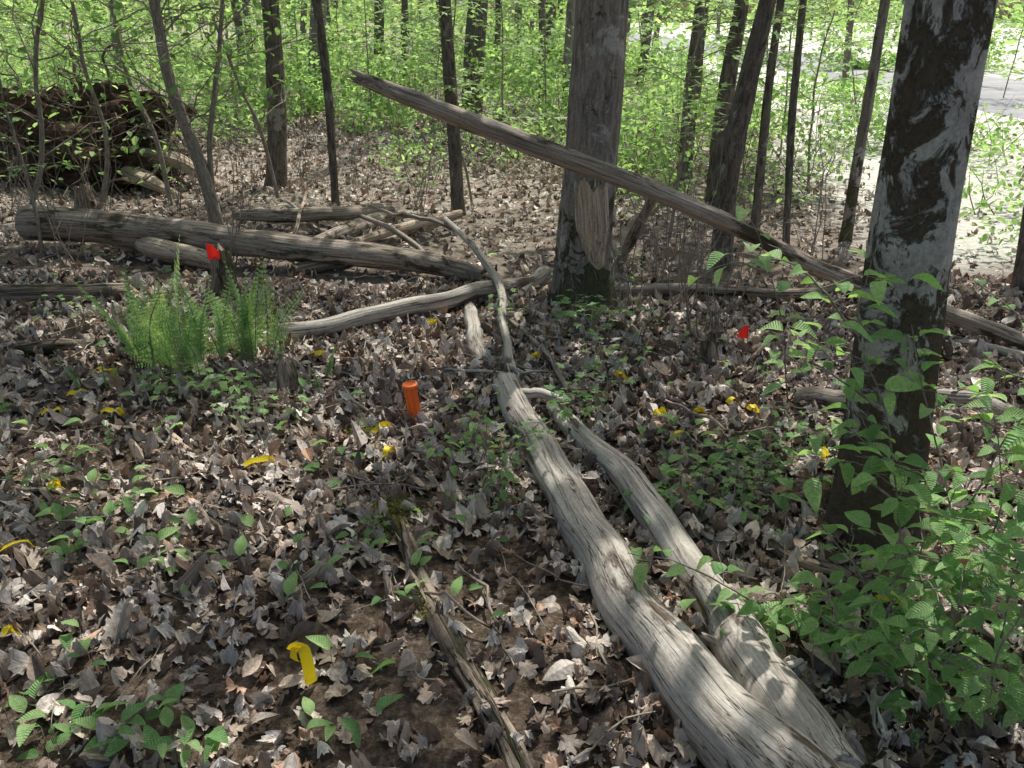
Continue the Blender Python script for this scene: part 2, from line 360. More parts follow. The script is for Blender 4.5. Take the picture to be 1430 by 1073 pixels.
# ------------------------------------------------------------------ logs
def log(name,pts,ws,mat,n=30,sides=18,lump=.07,jag=.03,lift=.7,wig=.008,extra=None,flat=1.0):
    acc=Acc(); P=[];R=[]
    for (u,v,*z),w in zip(pts,ws):
        r0=w/2*3/FPX
        for _ in range(3):
            p=G(u,v,(z[0] if z else 0)+r0*lift); r0=rad(w,p)
        P.append(p);R.append(r0)
    C=tube(acc,P,R,n,sides,lump,jag=jag,wig=wig,flat=flat)
    if extra: extra(acc,C,R)
    return acc.obj(name,[mat])
def knots(acc,C,R):
    for _ in range(4):
        i=rng.integers(3,len(C)-3); d=rng.normal(0,1,3); d[2]=abs(d[2]); d/=np.linalg.norm(d)
        r=np.mean(R); tube(acc,[C[i],C[i]+d*r*rng.uniform(1.2,2.0)],[r*.35,r*.12],4,7,.1,jag=.01)
def flakes(acc,C,R):
    knots(acc,C,R)
    for _ in range(26):
        i=rng.integers(2,len(C)-3); r=R[min(int(i/len(C)*len(R)),len(R)-1)]; t=C[i+1]-C[i]; t/=np.linalg.norm(t)
        o=C[i]+rng.normal(0,r*.5,3)+[0,0,r*.5]; L=rng.uniform(.03,.12); tube(acc,[o-t*L,o+[0,0,.008],o+t*L],[r*.1,r*.3,r*.08],6,6,.25,flat=.4)
def forkend(acc,C,R):
    r=R[-1]
    tube(acc,[C[-9],C[-6]+np.array([.05,-.02,-.01]),C[-3]+np.array([.13,-.0,-.02]),C[-1]+np.array([.24,.02,-.05])],[r*.35,r*.55,r*.5,r*.35],10,12,.12,jag=.02)
log('fallen_log',[(706,535),(730,592),(775,668),(850,790),(925,905),(1000,1010),(1095,1120)],[36,44,54,72,92,116,155],M_log,60,36,.12,wig=.018,extra=forkend)
log('fallen_log',[(775,570),(835,640),(905,725),(985,835),(1045,925),(1110,1050),(1150,1120)],[26,36,46,58,88,112,100],M_log,60,32,.14,wig=.018,extra=knots)
log('fallen_log',[(495,560,.005),(545,690,.005),(590,815,.005),(640,920,.005),(715,1080,.005)],[14,22,30,32,38],M_rot,70,18,.30,.05,.55,.012,flakes,.6)
log('fallen_log',[(40,312,.10),(200,322,.12),(330,336,.12),(480,353,.08),(600,368,.05),(675,384,.02)],[50,46,40,36,30,24],M_log2,44,22,.08,extra=knots)
log('fallen_log',[(385,465,.03),(480,452,.03),(600,428,.03),(680,408,.03),(770,384,.03)],[24,25,25,22,18],M_log,34,14,.10,wig=.02,extra=knots)
log('fallen_log',[(180,325,.06),(235,348,.06),(320,372,.02)],[22,34,18],M_pale,20,14,.2,.08)
log('fallen_log',[(330,300,.1),(430,302,.1),(540,293,.05)],[16,20,20],M_log2,20,14,.08)
log('fallen_log',[(410,378),(480,365),(560,330),(600,305)],[18,20,16,14],M_rot,20,14,.1)
log('fallen_log',[(430,345),(500,318),(560,298)],[22,24,16],M_log2,20,14,.1)
log('fallen_log',[(470,350,.1),(560,318,.12),(640,300,.1)],[12,13,10],M_pale,20,10,.08)
log('fallen_log',[(655,430),(662,470),(672,510)],[18,24,20],M_log,16,14,.12,.04)
log('fallen_log',[(690,542,.04),(740,550,.05),(790,556,.02)],[13,15,12],M_log,14,12,.1)
log('fallen_log',[(1112,552),(1150,556),(1200,562)],[24,28,26],M_log2,14,14,.08)
log('fallen_log',[(1290,548,.03),(1370,560,.03),(1445,592,.03)],[18,20,20],M_log,16,12,.08)
log('fallen_log',[(1300,462,.02),(1380,488,.02),(1450,500,.02)],[12,14,14],M_log,16,12,.08)
log('fallen_log',[(860,406,.04),(950,404,.04),(1060,412,.04),(1200,404,.04)],[12,15,14,13],M_log2,24,10,.1)
log('fallen_log',[(730,370),(745,395),(757,415)],[9,13,6],M_pale,10,10,.2,.06)
log('fallen_log',[(0,490),(60,488),(150,478)],[18,24,14],M_rot,16,14,.15)
log('fallen_log',[(-60,405),(60,412),(180,405)],[24,34,22],M_rot,20,14,.18)
log('fallen_log',[(0,480),(30,462),(58,440)],[16,16,10],M_log2,10,10,.1)
log('fallen_branch',[(1035,735),(1110,778),(1180,805),(1260,845)],[12,20,20,14],M_rot,22,10,.12)
log('fallen_branch',[(622,306,.30),(655,340,.22),(690,395,.12),(703,450,.08),(708,520,.07)],[7,9,11,12,13],M_log,30,10,.12,wig=.015)
log('fallen_branch',[(515,288,.3),(570,300,.3),(625,312,.28)],[4,6,6],M_log2,16,7,.12,wig=.02)
log('fallen_branch',[(410,330,.1),(420,300,.2),(430,260,.3)],[6,5,3],M_pale,10,8,.1)
log('fallen_branch',[(600,515,.03),(690,520,.05),(780,520,.03)],[4,5,4],M_log,14,7,.1)
log('fallen_branch',[(500,560),(570,568),(650,560)],[6,9,6],M_log2,14,7,.1)
log('fallen_branch',[(0,680,.02),(80,690,.02),(120,700,.02)],[5,6,4],M_log2,10,7,.1)
log('fallen_branch',[(710,445,.05),(760,490,.04),(800,560,.03)],[7,8,7],M_log2,14,7,.1)
log('fallen_branch',[(500,300,.3),(560,330,.2),(620,380,.05)],[6,8,8],M_log2,14,7,.1)
log('fallen_branch',[(1340,520),(1400,518),(1460,525)],[6,6,5],M_log,10,7,.1)
for pts in [[(480,540),(530,600),(520,640)],[(560,600),(600,640),(640,625)],[(230,720),(330,735),(400,760)],[(60,820),(160,800),(260,830)],[(820,850),(880,960),(900,1060)],[(640,790),(690,850),(700,930)],[(400,280),(470,330),(560,345)],[(560,820),(640,850),(720,900)],[(930,560),(1000,600),(1080,610)],[(1180,930),(1230,1000),(1240,1070)]]:
    log('fallen_branch',[(u,v,.035) for u,v in pts],[4,5,3],M_log2,14,6,.1,wig=.02)
acc=Acc(); a=G(1445,488,.05)
pts=[Pd(497,107,4.55),Pd(640,165,4.42),Pd(835,243,4.22),Pd(1000,312,4.2),Pd(1200,398,4.18),Pd(1320,440,4.15),a]
C=tube(acc,pts,[rad(18,pts[0]),rad(27,pts[1]),rad(26,pts[2]),rad(23,pts[3]),rad(23,pts[4]),rad(21,pts[5]),rad(20,a)],90,20,.18,jag=.10,wig=.016)
knots(acc,C,[.03]); acc.obj('leaning_dead_trunk',[M_log2])
acc=Acc(); p0=G(862,372,.02); p1=Pd(912,278,p0[1]-.35); tube(acc,[p0,(p0+p1)/2,p1],[.035,.04,.03],12,10,.2,jag=.05,flat=.5); acc.obj('broken_branch',[M_log2])
def stump(u,v,w,hpx,mat,name='stump',n=14):
    acc=Acc(); p=G(u,v); p[2]-=.04; r=rad(w,p); H=hpx*depth(p)/FPX+.04
    tube(acc,[p,p+[.01,0,H*.5],p+[.0,0.02,H]],[r*1.25,r,r*.8],n,16,.16,jag=H*.16,flare=(.5,.05,4)); return acc.obj(name,[mat])
stump(314,412,30,62,M_rot); stump(985,512,26,42,M_rot); stump(400,545,28,40,M_rot); stump(120,296,26,34,M_rot)

# ------------------------------------------------------------------ trees
LQ=leafq(); GREEN=[(.17,.30,.10),(.21,.35,.12),(.14,.26,.09),(.25,.40,.15),(.18,.32,.12)]
LF=1.05
def tree(name,pix,H,mat,crown,flare=None,lump=.05,sides=20,low=0,wig=.0,leafn=1500,n=70):
    (u0,v0,w0)=pix[0]; b=G(u0,v0); yd=b[1]
    P=[b-[0,0,.06]];R=[rad(w0,b)]
    for (u,v,w) in pix[1:]:
        p=Pd(u,v,yd); P.append(p);R.append(rad(w,p))
    d=(P[-1]-P[-2]); d/=d[2]; d[:2]*=.5
    zt=P[-1][2]
    for f in (.4,1.0):
        P.append(P[-1]+d*(H-zt)*(.4 if f==.4 else .6)); R.append(R[len(pix)-1]*(.75 if f==.4 else .25))
    return grow(name,P,R,H,mat,crown,flare,lump,sides,low,wig,leafn,n)
def grow(name,P,R,H,mat,crown,flare=None,lump=.05,sides=20,low=0,wig=0,leafn=1500,nn=70):
    e=bpy.data.objects.new(name,None); sc.collection.objects.link(e)
    acc=Acc(); C=tube(acc,P,R,nn,sides,lump,flare=flare,wig=wig); lv=Acc()
    n=int(6+H*.3); zs=np.linspace(max(3.2,H*.38),H*.97,n); pos=[]
    for z in zs:
        i=int(np.argmin(abs(C[:,2]-z))); s=C[i]; a=rng.uniform(0,6.28); L=crown*rng.uniform(.6,1.1)*(1-.55*(z-zs[0])/(H-zs[0]+.1))
        e1=s+np.array([math.cos(a)*L,math.sin(a)*L,L*rng.uniform(.15,.5)]); mid=(s+e1)/2+[0,0,-.08*L]
        r=max(.010,.012*L); tube(acc,[s,mid,e1],[r,r*.6,r*.2],8,6,.05,caps=False,wig=.04)
        nb=max(2,int(leafn*LF/n/34))
        for q in range(nb):
            t=rng.uniform(.25,1.05); c=s+(e1-s)*t+rng.normal(0,.24*L,3)*[1,1,.35]
            if q%3==0: tube(acc,[s+(e1-s)*t*.8,c],[.005,.003],4,3,0,caps=False)
            pos.append(c+rng.normal(0,.27,(34,3))*[1,1,.5])
    pos=np.concatenate(pos); kp=canopy_keep(pos); kp[::23]=True; pos=pos[kp]; k=len(pos)
    inst(lv,[LQ],pos,rotm(rng.uniform(0,6.28,k),rng.normal(-.2,.4,k),rng.normal(0,.35,k)),rng.uniform(.12,.20,k),cpick(GREEN,k))
    acc.obj('trunk',[mat],True,e); lv.obj('crown',[M_fol],False,e); return e
tree('beech_tree',[(1222,742,112),(1238,600,112),(1262,400,112),(1295,200,112),(1330,0,118)],12,M_beech,3.2,(.30,.14,5),.035,40,leafn=3600,n=150)
tree('added_shade_tree',[(815,425,82),(818,330,76),(828,200,72),(840,0,76)],13,M_bark,3.4,(.35,.16,5),.06,40,leafn=4200,n=130)
small=[('added_shade_tree',[(641,300,17),(632,150,19),(624,0,17)],8,M_dark,2,1500),
('added_shade_tree',[(386,262,28),(384,130,26),(374,0,24)],10,M_dark,2.6,2000),
('added_shade_tree',[(469,292,10),(460,150,12),(446,20,13)],7,M_dark,1.6,900),
('added_shade_tree',[(1004,372,26),(1025,200,30),(1068,0,24)],10,M_dark,2.4,1600),
('added_shade_tree',[(1098,342,9),(1108,170,11),(1122,0,10)],7,M_dark,1.5,800),
('birch_tree',[(1180,338,15),(1210,170,15),(1244,0,13)],8,M_bark,1.6,900),
('added_shade_tree',[(1054,322,12),(1066,200,13),(1080,60,11)],7,M_dark,1.4,700),
('added_shade_tree',[(996,290,22),(1012,150,24),(1040,0,20)],10,M_dark,2,1400),
('added_shade_tree',[(955,250,20),(965,120,22),(978,0,20)],10,M_dark,2,1200),
('added_shade_tree',[(443,150,22),(443,60,24),(444,0,22)],11,M_bark,2.6,1500),
('added_shade_tree',[(658,172,30),(662,80,30),(668,0,28)],12,M_dark,3,2000),
('added_shade_tree',[(560,130,9),(565,60,10),(563,0,9)],10,M_dark,2,900),
('added_shade_tree',[(527,120,14),(529,60,14),(530,0,13)],11,M_dark,2.3,1200),
('added_shade_tree',[(757,140,10),(758,70,11),(757,0,10)],10,M_dark,2.,900),
('added_shade_tree',[(790,160,12),(793,80,13),(797,0,12)],10,M_bark,2.,900),
('added_shade_tree',[(1180,120,9),(1184,60,9),(1190,0,9)],10,M_dark,2.,400),
('added_shade_tree',[(692,125,8),(694,60,8),(694,0,8)],9,M_dark,2.,700),
('added_shade_tree',[(340,135,10),(336,60,11),(328,0,11)],10,M_dark,2.,900),
('added_shade_tree',[(170,140,14),(165,60,14),(160,0,13)],11,M_bark,2.3,1200),
('added_shade_tree',[(1424,412,20),(1432,340,19),(1460,120,17)],8,M_dark,1.2,400)]
for nm,px,H,m,cr,ln in small: tree(nm,px,H,m,cr,(.3,.12,4),.07,16,wig=.03,leafn=ln)
def stem(acc,pix,yd,w,n=24,sides=9):
    P=[];R=[]
    for i,(u,v) in enumerate(pix):
        p=G(u,v,-.02) if i==0 and yd is None else Pd(u,v,yd); 
        if i==0 and yd is None: yd=p[1]
        P.append(p);R.append(rad(w*(1-.45*i/len(pix)),p))
    return tube(acc,P,R,n,sides,.06,wig=.01,caps=False)
for pl,w0 in (([(303,318),(290,260),(245,130),(222,40),(195,-120)],20),([(306,316),(296,250),(292,200),(300,120),(318,-60)],9),([(140,300),(150,200),(120,90),(90,-40)],7),([(240,290),(215,190),(180,110),(150,-30)],7),([(30,330),(60,220),(50,100),(60,-40)],8),([(390,285),(370,200),(330,110),(300,20)],6)):
    acc=Acc(); C=stem(acc,pl,None,w0)
    lv=Acc(); pos=[]
    for q in range(14):
        i=rng.integers(8,24); s=C[i]; e1=s+rng.normal(0,.5,3)*[1,1,.5]+[0,0,.2]; tube(acc,[s,(s+e1)/2+[0,0,.05],e1],[.007,.005,.002],7,5,.05,caps=False,wig=.03)
        for z in range(2):
            e2=e1+rng.normal(0,.2,3); tube(acc,[(s+e1)/2,e2],[.003,.0012],5,4,0,caps=False,wig=.02)
        pos.append(e1+rng.normal(0,.2,(11,3)))
    pos=np.concatenate(pos); pos=pos[pos[:,2]>.9];k=len(pos)
    e=bpy.data.objects.new('understory_sapling',None); sc.collection.objects.link(e)
    inst(lv,[LQ],pos,rotm(rng.uniform(0,6.28,k),rng.normal(-.2,.4,k),rng.normal(0,.3,k)),rng.uniform(.06,.10,k),cpick(GREEN,k))
    acc.obj('stem',[M_twig],True,e); lv.obj('leaves',[M_fol],False,e)
for (x,y,H,cr,ln) in [(-4.2,4.5,11,3,2600),(-3.,1.0,11,3,2000),(3.6,.8,11,2.6,1400),(-6.5,8.5,12,3,2200),(-1.2,-2.6,12,3.2,1600),(2.4,-3,11,3,1400),(-7.5,3,12,3,1800),(-9,14,12,3,1600)]:  # added trees out of view, their crowns shade the foreground
    b=onground(x,y,-.05); l=rng.normal(0,.03,2)
    grow('added_shade_tree',[b,b+[l[0]*4,l[1]*4,4],b+[l[0]*H,l[1]*H,H]],[.15,.12,.03],H,M_dark,cr,(.3,.15,5),.05,16,leafn=ln)
acc=Acc(); b=G(815,425); yd=b[1]; 
q=[Pd(832,385,yd-.13),Pd(829,320,yd-.15),Pd(824,262,yd-.16)]
tube(acc,q,[.045,.10,.095],22,22,.14,jag=.06,flat=.55); 
for _ in range(6):
    s=q[2]+np.array([rng.uniform(-.07,.07),rng.uniform(-.02,.02),-.12]); tube(acc,[s,s+[rng.normal(0,.01),0,rng.uniform(.1,.2)]],[.02,.004],6,6,.1)
acc.obj('torn_wood_scar',[M_pale])

# ------------------------------------------------------------------ uprooted root plate
acc=Acc(); b=G(105,262); c0=b+np.array([0,.2,.42])
nu,nv=84,54; th=np.linspace(0,2*math.pi,nu,endpoint=False); ph=np.linspace(-math.pi/2,math.pi/2,nv)
TT,PP=np.meshgrid(th,ph); D=np.stack([np.cos(PP)*np.cos(TT),np.cos(PP)*np.sin(TT),np.sin(PP)],-1)
r=1+np.zeros(TT.shape)
for _ in range(34):
    k=rng.normal(0,1,3); k/=np.linalg.norm(k); f=rng.uniform(2,26); r+= .24/f**.7*np.sin(D@k*f+rng.uniform(0,6))
V=D*r[...,None]*np.array([1.2,.5,.66])+c0; idx=np.arange(nu*nv).reshape(nv,nu); nx=np.roll(idx,-1,1)
acc.add(V.reshape(-1,3),np.stack([idx[:-1],nx[:-1],nx[1:],idx[1:]],-1).reshape(-1,4),(1,1,1),(D*r[...,None]).reshape(-1,3))
for _ in range(150):
    d=rng.normal(0,1,3); d[1]=-abs(d[1])*.8; d/=np.linalg.norm(d); s=c0+d*np.array([1.1,.45,.58])
    e1=s+d*rng.uniform(.05,.35)+rng.normal(0,.16,3); e2=e1+rng.normal(0,.2,3)-[0,0,.2]; rr=rng.uniform(.004,.022)
    tube(acc,[s-d*.2,s,e1,e2],[rr*1.5,rr,rr*.7,rr*.3],12,6,.1,caps=False,mat=1,wig=.05)
tube(acc,[c0+[.8,-.2,-.1],c0+[1.2,-.3,-.15],c0+[1.6,-.35,-.38]],[.11,.08,.04],14,12,.2,mat=2,jag=.06)
tube(acc,[c0+[.6,-.3,-.22],c0+[1.0,-.6,-.3],c0+[1.3,-.7,-.42]],[.09,.07,.03],14,12,.2,mat=2,jag=.06)
n=N('root_soil'); gc=n.attr('gc').outputs['Vector']; a=n.noise(gc,7,7,.78)
M_rs=n.fin(n.bsdf(n.ramp(a,[(.35,(.045,.032,.024)),(.52,(.17,.12,.088)),(.68,(.34,.26,.20))]),.95,n.bump(a,.15),0).outputs[0])
acc.obj('uprooted_root_plate',[M_rs,M_rot,M_pale],False)

# ------------------------------------------------------------------ background understory + distant trees
acc=Acc(); tw=Acc()
UG=[(.25,.40,.16),(.32,.47,.21),(.20,.33,.13),(.39,.53,.27),(.29,.43,.20)]
pos=[];sz=[]
def clump(x,y,r,h,k,s):
    z0=float(hgt(x,y)); c=rng.normal(0,1,(k,3)); c/=np.linalg.norm(c,axis=1)[:,None]; c*=rng.uniform(.2,1,(k,1))**.5
    p=np.stack([x+c[:,0]*r,y+c[:,1]*r,z0+h*(.52+.48*c[:,2])],-1)
    p+=rng.normal(0,.04,p.shape); pos.append(p); sz.append(rng.uniform(.6,1.4,k)*s)
    for _ in range(4):
        e1=np.array([x,y,z0])+np.array([rng.normal(0,r*.5),rng.normal(0,r*.5),h*rng.uniform(.6,1.05)])
        tube(tw,[[x+rng.normal(0,.08),y,z0-.02],(np.array([x,y,z0])+e1)/2+rng.normal(0,.05,3),e1],[.007,.005,.002],6,4,0,caps=False)
cnt=0
while cnt<330:
    y=rng.uniform(8.2,30); x=rng.uniform(-.72*y-1,.72*y+1)
    if x>3.0+.08*(y-7) and y<28 and (rng.random()<.75 or x>8.2): continue
    if y<13 and -3.8<x<.2 and rng.random()<.88: continue
    if y<9.5 and x<.5 and rng.random()<.6: continue
    cnt+=1; s=.05+.0035*y; clump(x,y,rng.uniform(.35,.9),rng.uniform(.3,1.3)*(1+.02*y)*(.6 if x>3.2 else 1),int(rng.uniform(90,190)),s)
for (u,v) in [(900,300),(935,280),(880,260),(1150,250),(1110,270),(1060,290),(570,240),(600,260),(700,240),(735,220),(1140,220),(1190,200),(930,240),(985,230),(1030,240),(560,180),(500,190),(760,230),(470,170),(640,210),(300,190),(260,175),(1290,190),(1400,230),(1380,300),(1420,350)]:
    g=G(u,v); clump(g[0],g[1],rng.uniform(.3,.6),rng.uniform(.35,.8),150,.06)
P=np.concatenate(pos); S=np.concatenate(sz); k=len(P)
inst(acc,[LQ],P,rotm(rng.uniform(0,6.28,k),rng.normal(-.1,.5,k),rng.normal(0,.4,k)),S,cpick(UG,k,.3))
acc.obj('understory_shrubs',[M_fol],False); tw.obj('shrub_stems',[M_twig])
acc=Acc()
FP=[];FS=[]
for i in range(130):
    y=rng.uniform(20,85); x=rng.uniform(-.85*y-4,.85*y+4)
    if 8<x<15.5: continue
    if 3.5<x<18 and y<32: continue
    r=rng.uniform(.06,.16); H=rng.uniform(9,15); l=rng.normal(0,.06,2)
    tube(acc,[[x,y,-.1],[x+l[0]*H/2,y+l[1]*H/2,H/2],[x+l[0]*H,y+l[1]*H,H]],[r,r*.8,r*.3],12,8,.05,caps=False,wig=.12)
    for q in range(9):
        z=rng.uniform(.8,H) if q>4 else rng.uniform(.3,3.0); c=np.array([x+l[0]*z,y+l[1]*z,z])+rng.normal(0,1.7,3)*[1,1,.3]; k=24
        FP.append(c+rng.normal(0,.55,(k,3))*[1,1,.6]); FS.append(rng.uniform(.16,.30,k)*(.8+y*.007))
for i in range(560):
    y=rng.uniform(30,95); x=rng.uniform(-.9*y,.9*y)
    if 8.5<x<14.5 and y<85: continue
    k=34; FP.append(np.array([x,y,rng.uniform(.5,4.2)])+rng.normal(0,1,(k,3))*[1.5,1.2,.8]); FS.append(rng.uniform(.25,.5,k))
for i in range(90):
    y=rng.uniform(13,34); x=rng.uniform(15.5,15.5+y*.5)
    k=40; FP.append(np.array([x,y,rng.uniform(.3,3.5)])+rng.normal(0,1,(k,3))*[.9,.9,.6]); FS.append(rng.uniform(.14,.28,k))
P=np.concatenate(FP);S=np.concatenate(FS);m=P[:,2]>.05;P=P[m];S=S[m];k=len(P)
inst(acc,[LQ],P,rotm(rng.uniform(0,6.28,k),rng.normal(-.1,.5,k),rng.normal(0,.4,k)),S,cpick(UG,k,.35),1)
acc.obj('distant_trees',[M_dark,M_fol],False)

# ------------------------------------------------------------------ leafy saplings
TM=[maple(True,.12,-.25) for _ in range(6)]; TO=[oval(.29,.22,rng.uniform(.1,.35),8) for _ in range(6)]; TMF=[maple(False,.12,-.3) for _ in range(5)]
def aim(d,rollv,lift=0.0):
    d=d/np.linalg.norm(d,axis=1)[:,None]; up=np.zeros_like(d); up[:,2]=1; up+=rollv
    x=np.cross(d,up); x/=np.linalg.norm(x,axis=1)[:,None]; z=np.cross(x,d)
    return np.stack([x,d,z],-1)
def leafy(acc,lv,C,step,size,temps,cols,start=.15,spread=1.1):
    L=chord(C); ts=np.arange(L[-1]*start,L[-1],step)
    if len(ts)==0: return
    P=np.stack([np.interp(ts,L,C[:,j]) for j in range(3)],-1); T=np.gradient(C,axis=0); T/=np.linalg.norm(T,axis=1)[:,None]
    TT=np.stack([np.interp(ts,L,T[:,j]) for j in range(3)],-1)
    side=np.cross(TT,[0,0,1.]); nrm=np.linalg.norm(side,axis=1); 
    a=rng.uniform(0,6.28,len(ts)); rs=np.stack([np.cos(a),np.sin(a),0*a],-1); side=np.where((nrm>.5)[:,None],side,rs)
    sg=np.where(np.arange(len(ts))%2==0,1,-1)[:,None]
    d=side*sg*spread+TT*.55+rng.normal(0,.25,P.shape)+[0,0,-.12]
    d/=np.linalg.norm(d,axis=1)[:,None]
    off=P+d*size*.16
    for p,o in zip(P,off): tube(acc,[p,o],[.0012,.0009],2,3,0,caps=False)
    k=len(P); base=off+ (d*size*.06 if temps is TO else d*size*.5)
    inst(lv,temps,base,aim(d,rng.normal(0,.28,(k,3))),size*rng.uniform(.6,1.2,k),cpick(cols,k,.2))
BG=[(.22,.40,.15),(.28,.46,.18),(.18,.34,.13),(.34,.52,.22)]
def plant(name,stems,size,step,temps,cols=BG,sub=4,sublen=.18,r=.004,start=.15):
    e=bpy.data.objects.new(name,None); sc.collection.objects.link(e); a=Acc(); lv=Acc()
    for P in stems:
        C=tube(a,P,[r,r*.35],16,6,.05,caps=False,wig=.006); leafy(a,lv,C,step,size,temps,cols,start)
        for q in range(sub):
            i=rng.integers(5,14); d=rng.normal(0,1,3)*[1,1,.25]; d/=np.linalg.norm(d); e1=C[i]+d*sublen*rng.uniform(.6,1.3)+[0,0,.03]
            C2=tube(a,[C[i],(C[i]+e1)/2+[0,0,.015],e1],[r*.5,r*.3,r*.2],8,4,0,caps=False,wig=.004); leafy(a,lv,C2,step,size,temps,cols,.2)
    a.obj('stem',[M_twig],True,e); lv.obj('leaves',[M_leaf],True,e); return e
plant('beech_sapling',[[G(1262,880),Pd(1250,700,1.98),Pd(1225,560,2.0),Pd(1198,460,2.02),Pd(1215,350,2.05)],
 [Pd(1228,570,2.0),Pd(1150,520,2.0),Pd(1075,490,2.02)],[Pd(1200,470,2.02),Pd(1140,390,2.05),Pd(1060,345,2.1)],[Pd(1250,700,1.98),Pd(1180,650,1.95),Pd(1130,600,1.95)]],.078,.058,TO,BG,3,.2)
plant('beech_sapling',[[G(1330,900),Pd(1330,740,1.9),Pd(1300,600,1.92),Pd(1275,450,1.95)],[Pd(1330,740,1.9),Pd(1390,640,1.85),Pd(1440,560,1.8)],[Pd(1315,680,1.9),Pd(1240,640,1.9),Pd(1180,600,1.95)]],.076,.048,TO,BG,5,.2)
plant('beech_sapling',[[G(1370,960),Pd(1370,800,1.65),Pd(1400,680,1.65),Pd(1380,580,1.68)],[G(1380,960),Pd(1420,800,1.55),Pd(1460,700,1.55)],[Pd(1370,830,1.62),Pd(1290,780,1.65),Pd(1230,760,1.7)]],.07,.042,TO,BG,6,.2)
plant('beech_sapling',[[G(1200,950),Pd(1240,860,1.6),Pd(1260,780,1.62)],[G(1300,1010),Pd(1330,900,1.45),Pd(1350,830,1.45)],[G(1250,960),Pd(1180,880,1.6),Pd(1110,850,1.65)],[G(1400,1000),Pd(1400,900,1.4),Pd(1430,830,1.4)]],.062,.042,TO,BG,5,.15)
plant('beech_sapling',[[G(1300,860),Pd(1290,760,1.85),Pd(1330,690,1.85)],[G(1340,880),Pd(1390,780,1.8),Pd(1420,720,1.8)],[G(1230,900),Pd(1200,800,1.8),Pd(1160,740,1.85)],[G(1330,1000),Pd(1280,920,1.5),Pd(1230,890,1.55)]],.07,.042,TO,BG,5,.18)
plant('beech_sapling',[[G(1120,880),Pd(1040,835,1.85),Pd(960,790,1.9),Pd(880,770,1.95)],[G(1120,880),Pd(1080,830,1.85),Pd(1010,880,1.75)]],.08,.065,TO,BG,1,.12)
plant('beech_sapling',[[G(1100,560),Pd(1085,420,2.9),Pd(1060,330,2.9),Pd(1035,265,2.9)],[Pd(1075,380,2.9),Pd(1010,370,2.9),Pd(970,390,2.9)]],.085,.12,TO,BG,1,.14)
plant('beech_sapling',[[onground(2.0,2.15),Pd(1480,500,2.1),Pd(1420,440,2.15),Pd(1360,400,2.2)],[Pd(1490,560,2.1),Pd(1430,530,2.1),Pd(1370,500,2.15)],[Pd(1490,620,2.1),Pd(1420,600,2.05),Pd(1350,590,2.05)]],.076,.055,TO,BG,4,.16)
def seedling(u,v,h,nst,size,name='maple_seedling',cols=BG,temps=None,spread=.3,ln=6):
    temps=temps or TM; e=bpy.data.objects.new(name,None); sc.collection.objects.link(e); a=Acc(); lv=Acc(); b=G(u,v)
    for s in range(nst):
        b2=b+rng.normal(0,.05 if nst>1 else 0,3)*[1,1,0]; t=b2+np.array([rng.normal(0,spread*h),rng.normal(0,spread*h),h*rng.uniform(.65,1.1)])
        C=tube(a,[b2-[0,0,.02],(b2+t)/2+rng.normal(0,.01,3),t],[.003,.002,.0015],8,5,0,caps=False)
        for (i,m) in ((-1,ln),(5,max(2,ln//2))):
            an=np.arange(m)*6.28/m+rng.uniform(0,6); d=np.stack([np.cos(an),np.sin(an),rng.normal(-.05,.2,m)],-1); pt=size*rng.uniform(.4,1.0,m)[:,None]
            o=C[i]+d*pt
            for q in o: tube(a,[C[i],q],[.001,.0008],2,3,0,caps=False)
            inst(lv,temps,o+d*size*(.42 if temps is TM else 0),aim(d,rng.normal(0,.2,(m,3))),size*rng.uniform(.7,1.15,m),cpick(cols,m,.2))
    a.obj('stem',[M_twig],True,e); lv.obj('leaves',[M_leaf],True,e)
for (u,v,h,ns,s) in [(360,625,.2,3,.06),(330,560,.2,3,.06),(235,560,.15,2,.06),(675,700,.25,4,.048),(700,660,.26,4,.048),(650,650,.2,3,.048),(690,720,.12,3,.04),(815,600,.22,4,.07),(830,560,.26,3,.07),(800,470,.2,3,.09),(835,480,.22,3,.085),(1010,690,.12,3,.06),(940,710,.1,2,.06),(1060,690,.1,3,.05),(860,450,.35,2,.06),(690,470,.2,2,.06),(1110,640,.15,3,.06),(90,470,.2,2,.06),(60,700,.15,3,.05),(540,760,.08,2,.05),(905,480,.3,2,.05),(1030,720,.1,3,.05),(1120,900,.1,3,.05),(200,500,.15,2,.06)]:
    seedling(u,v,h,ns,s,temps=TM if rng.random()<.65 else TO)
def sap(u,v,H,size,nb,L,name='maple_sapling'):
    b=G(u,v); t=b+np.array([rng.normal(0,.15),rng.normal(0,.15),H]); e=bpy.data.objects.new(name,None); sc.collection.objects.link(e); a=Acc(); lv=Acc()
    C=tube(a,[b-[0,0,.03],(b+t)/2+rng.normal(0,.08,3),t],[.014,.010,.004],20,7,.05,caps=False,wig=.03)
    for i in np.linspace(7,19,nb).astype(int):
        an=rng.uniform(0,6.28); l=L*rng.uniform(.5,1.1); e1=C[i]+np.array([math.cos(an)*l,math.sin(an)*l,rng.uniform(-.05,.25)])
        C2=tube(a,[C[i],(C[i]+e1)/2+[0,0,.06],e1],[.005,.003,.002],10,5,0,caps=False,wig=.02); leafy(a,lv,C2,.05,size,TMF,UG,.2,1.2)
        for q in range(2):
            j=rng.integers(3,9); e2=C2[j]+rng.normal(0,.22,3)*[1,1,.3]; C3=tube(a,[C2[j],e2],[.003,.0015],5,4,0,caps=False); leafy(a,lv,C3,.045,size,TMF,UG,.2,1.2)
    a.obj('stem',[M_twig],True,e); lv.obj('leaves',[M_leaf],False,e)
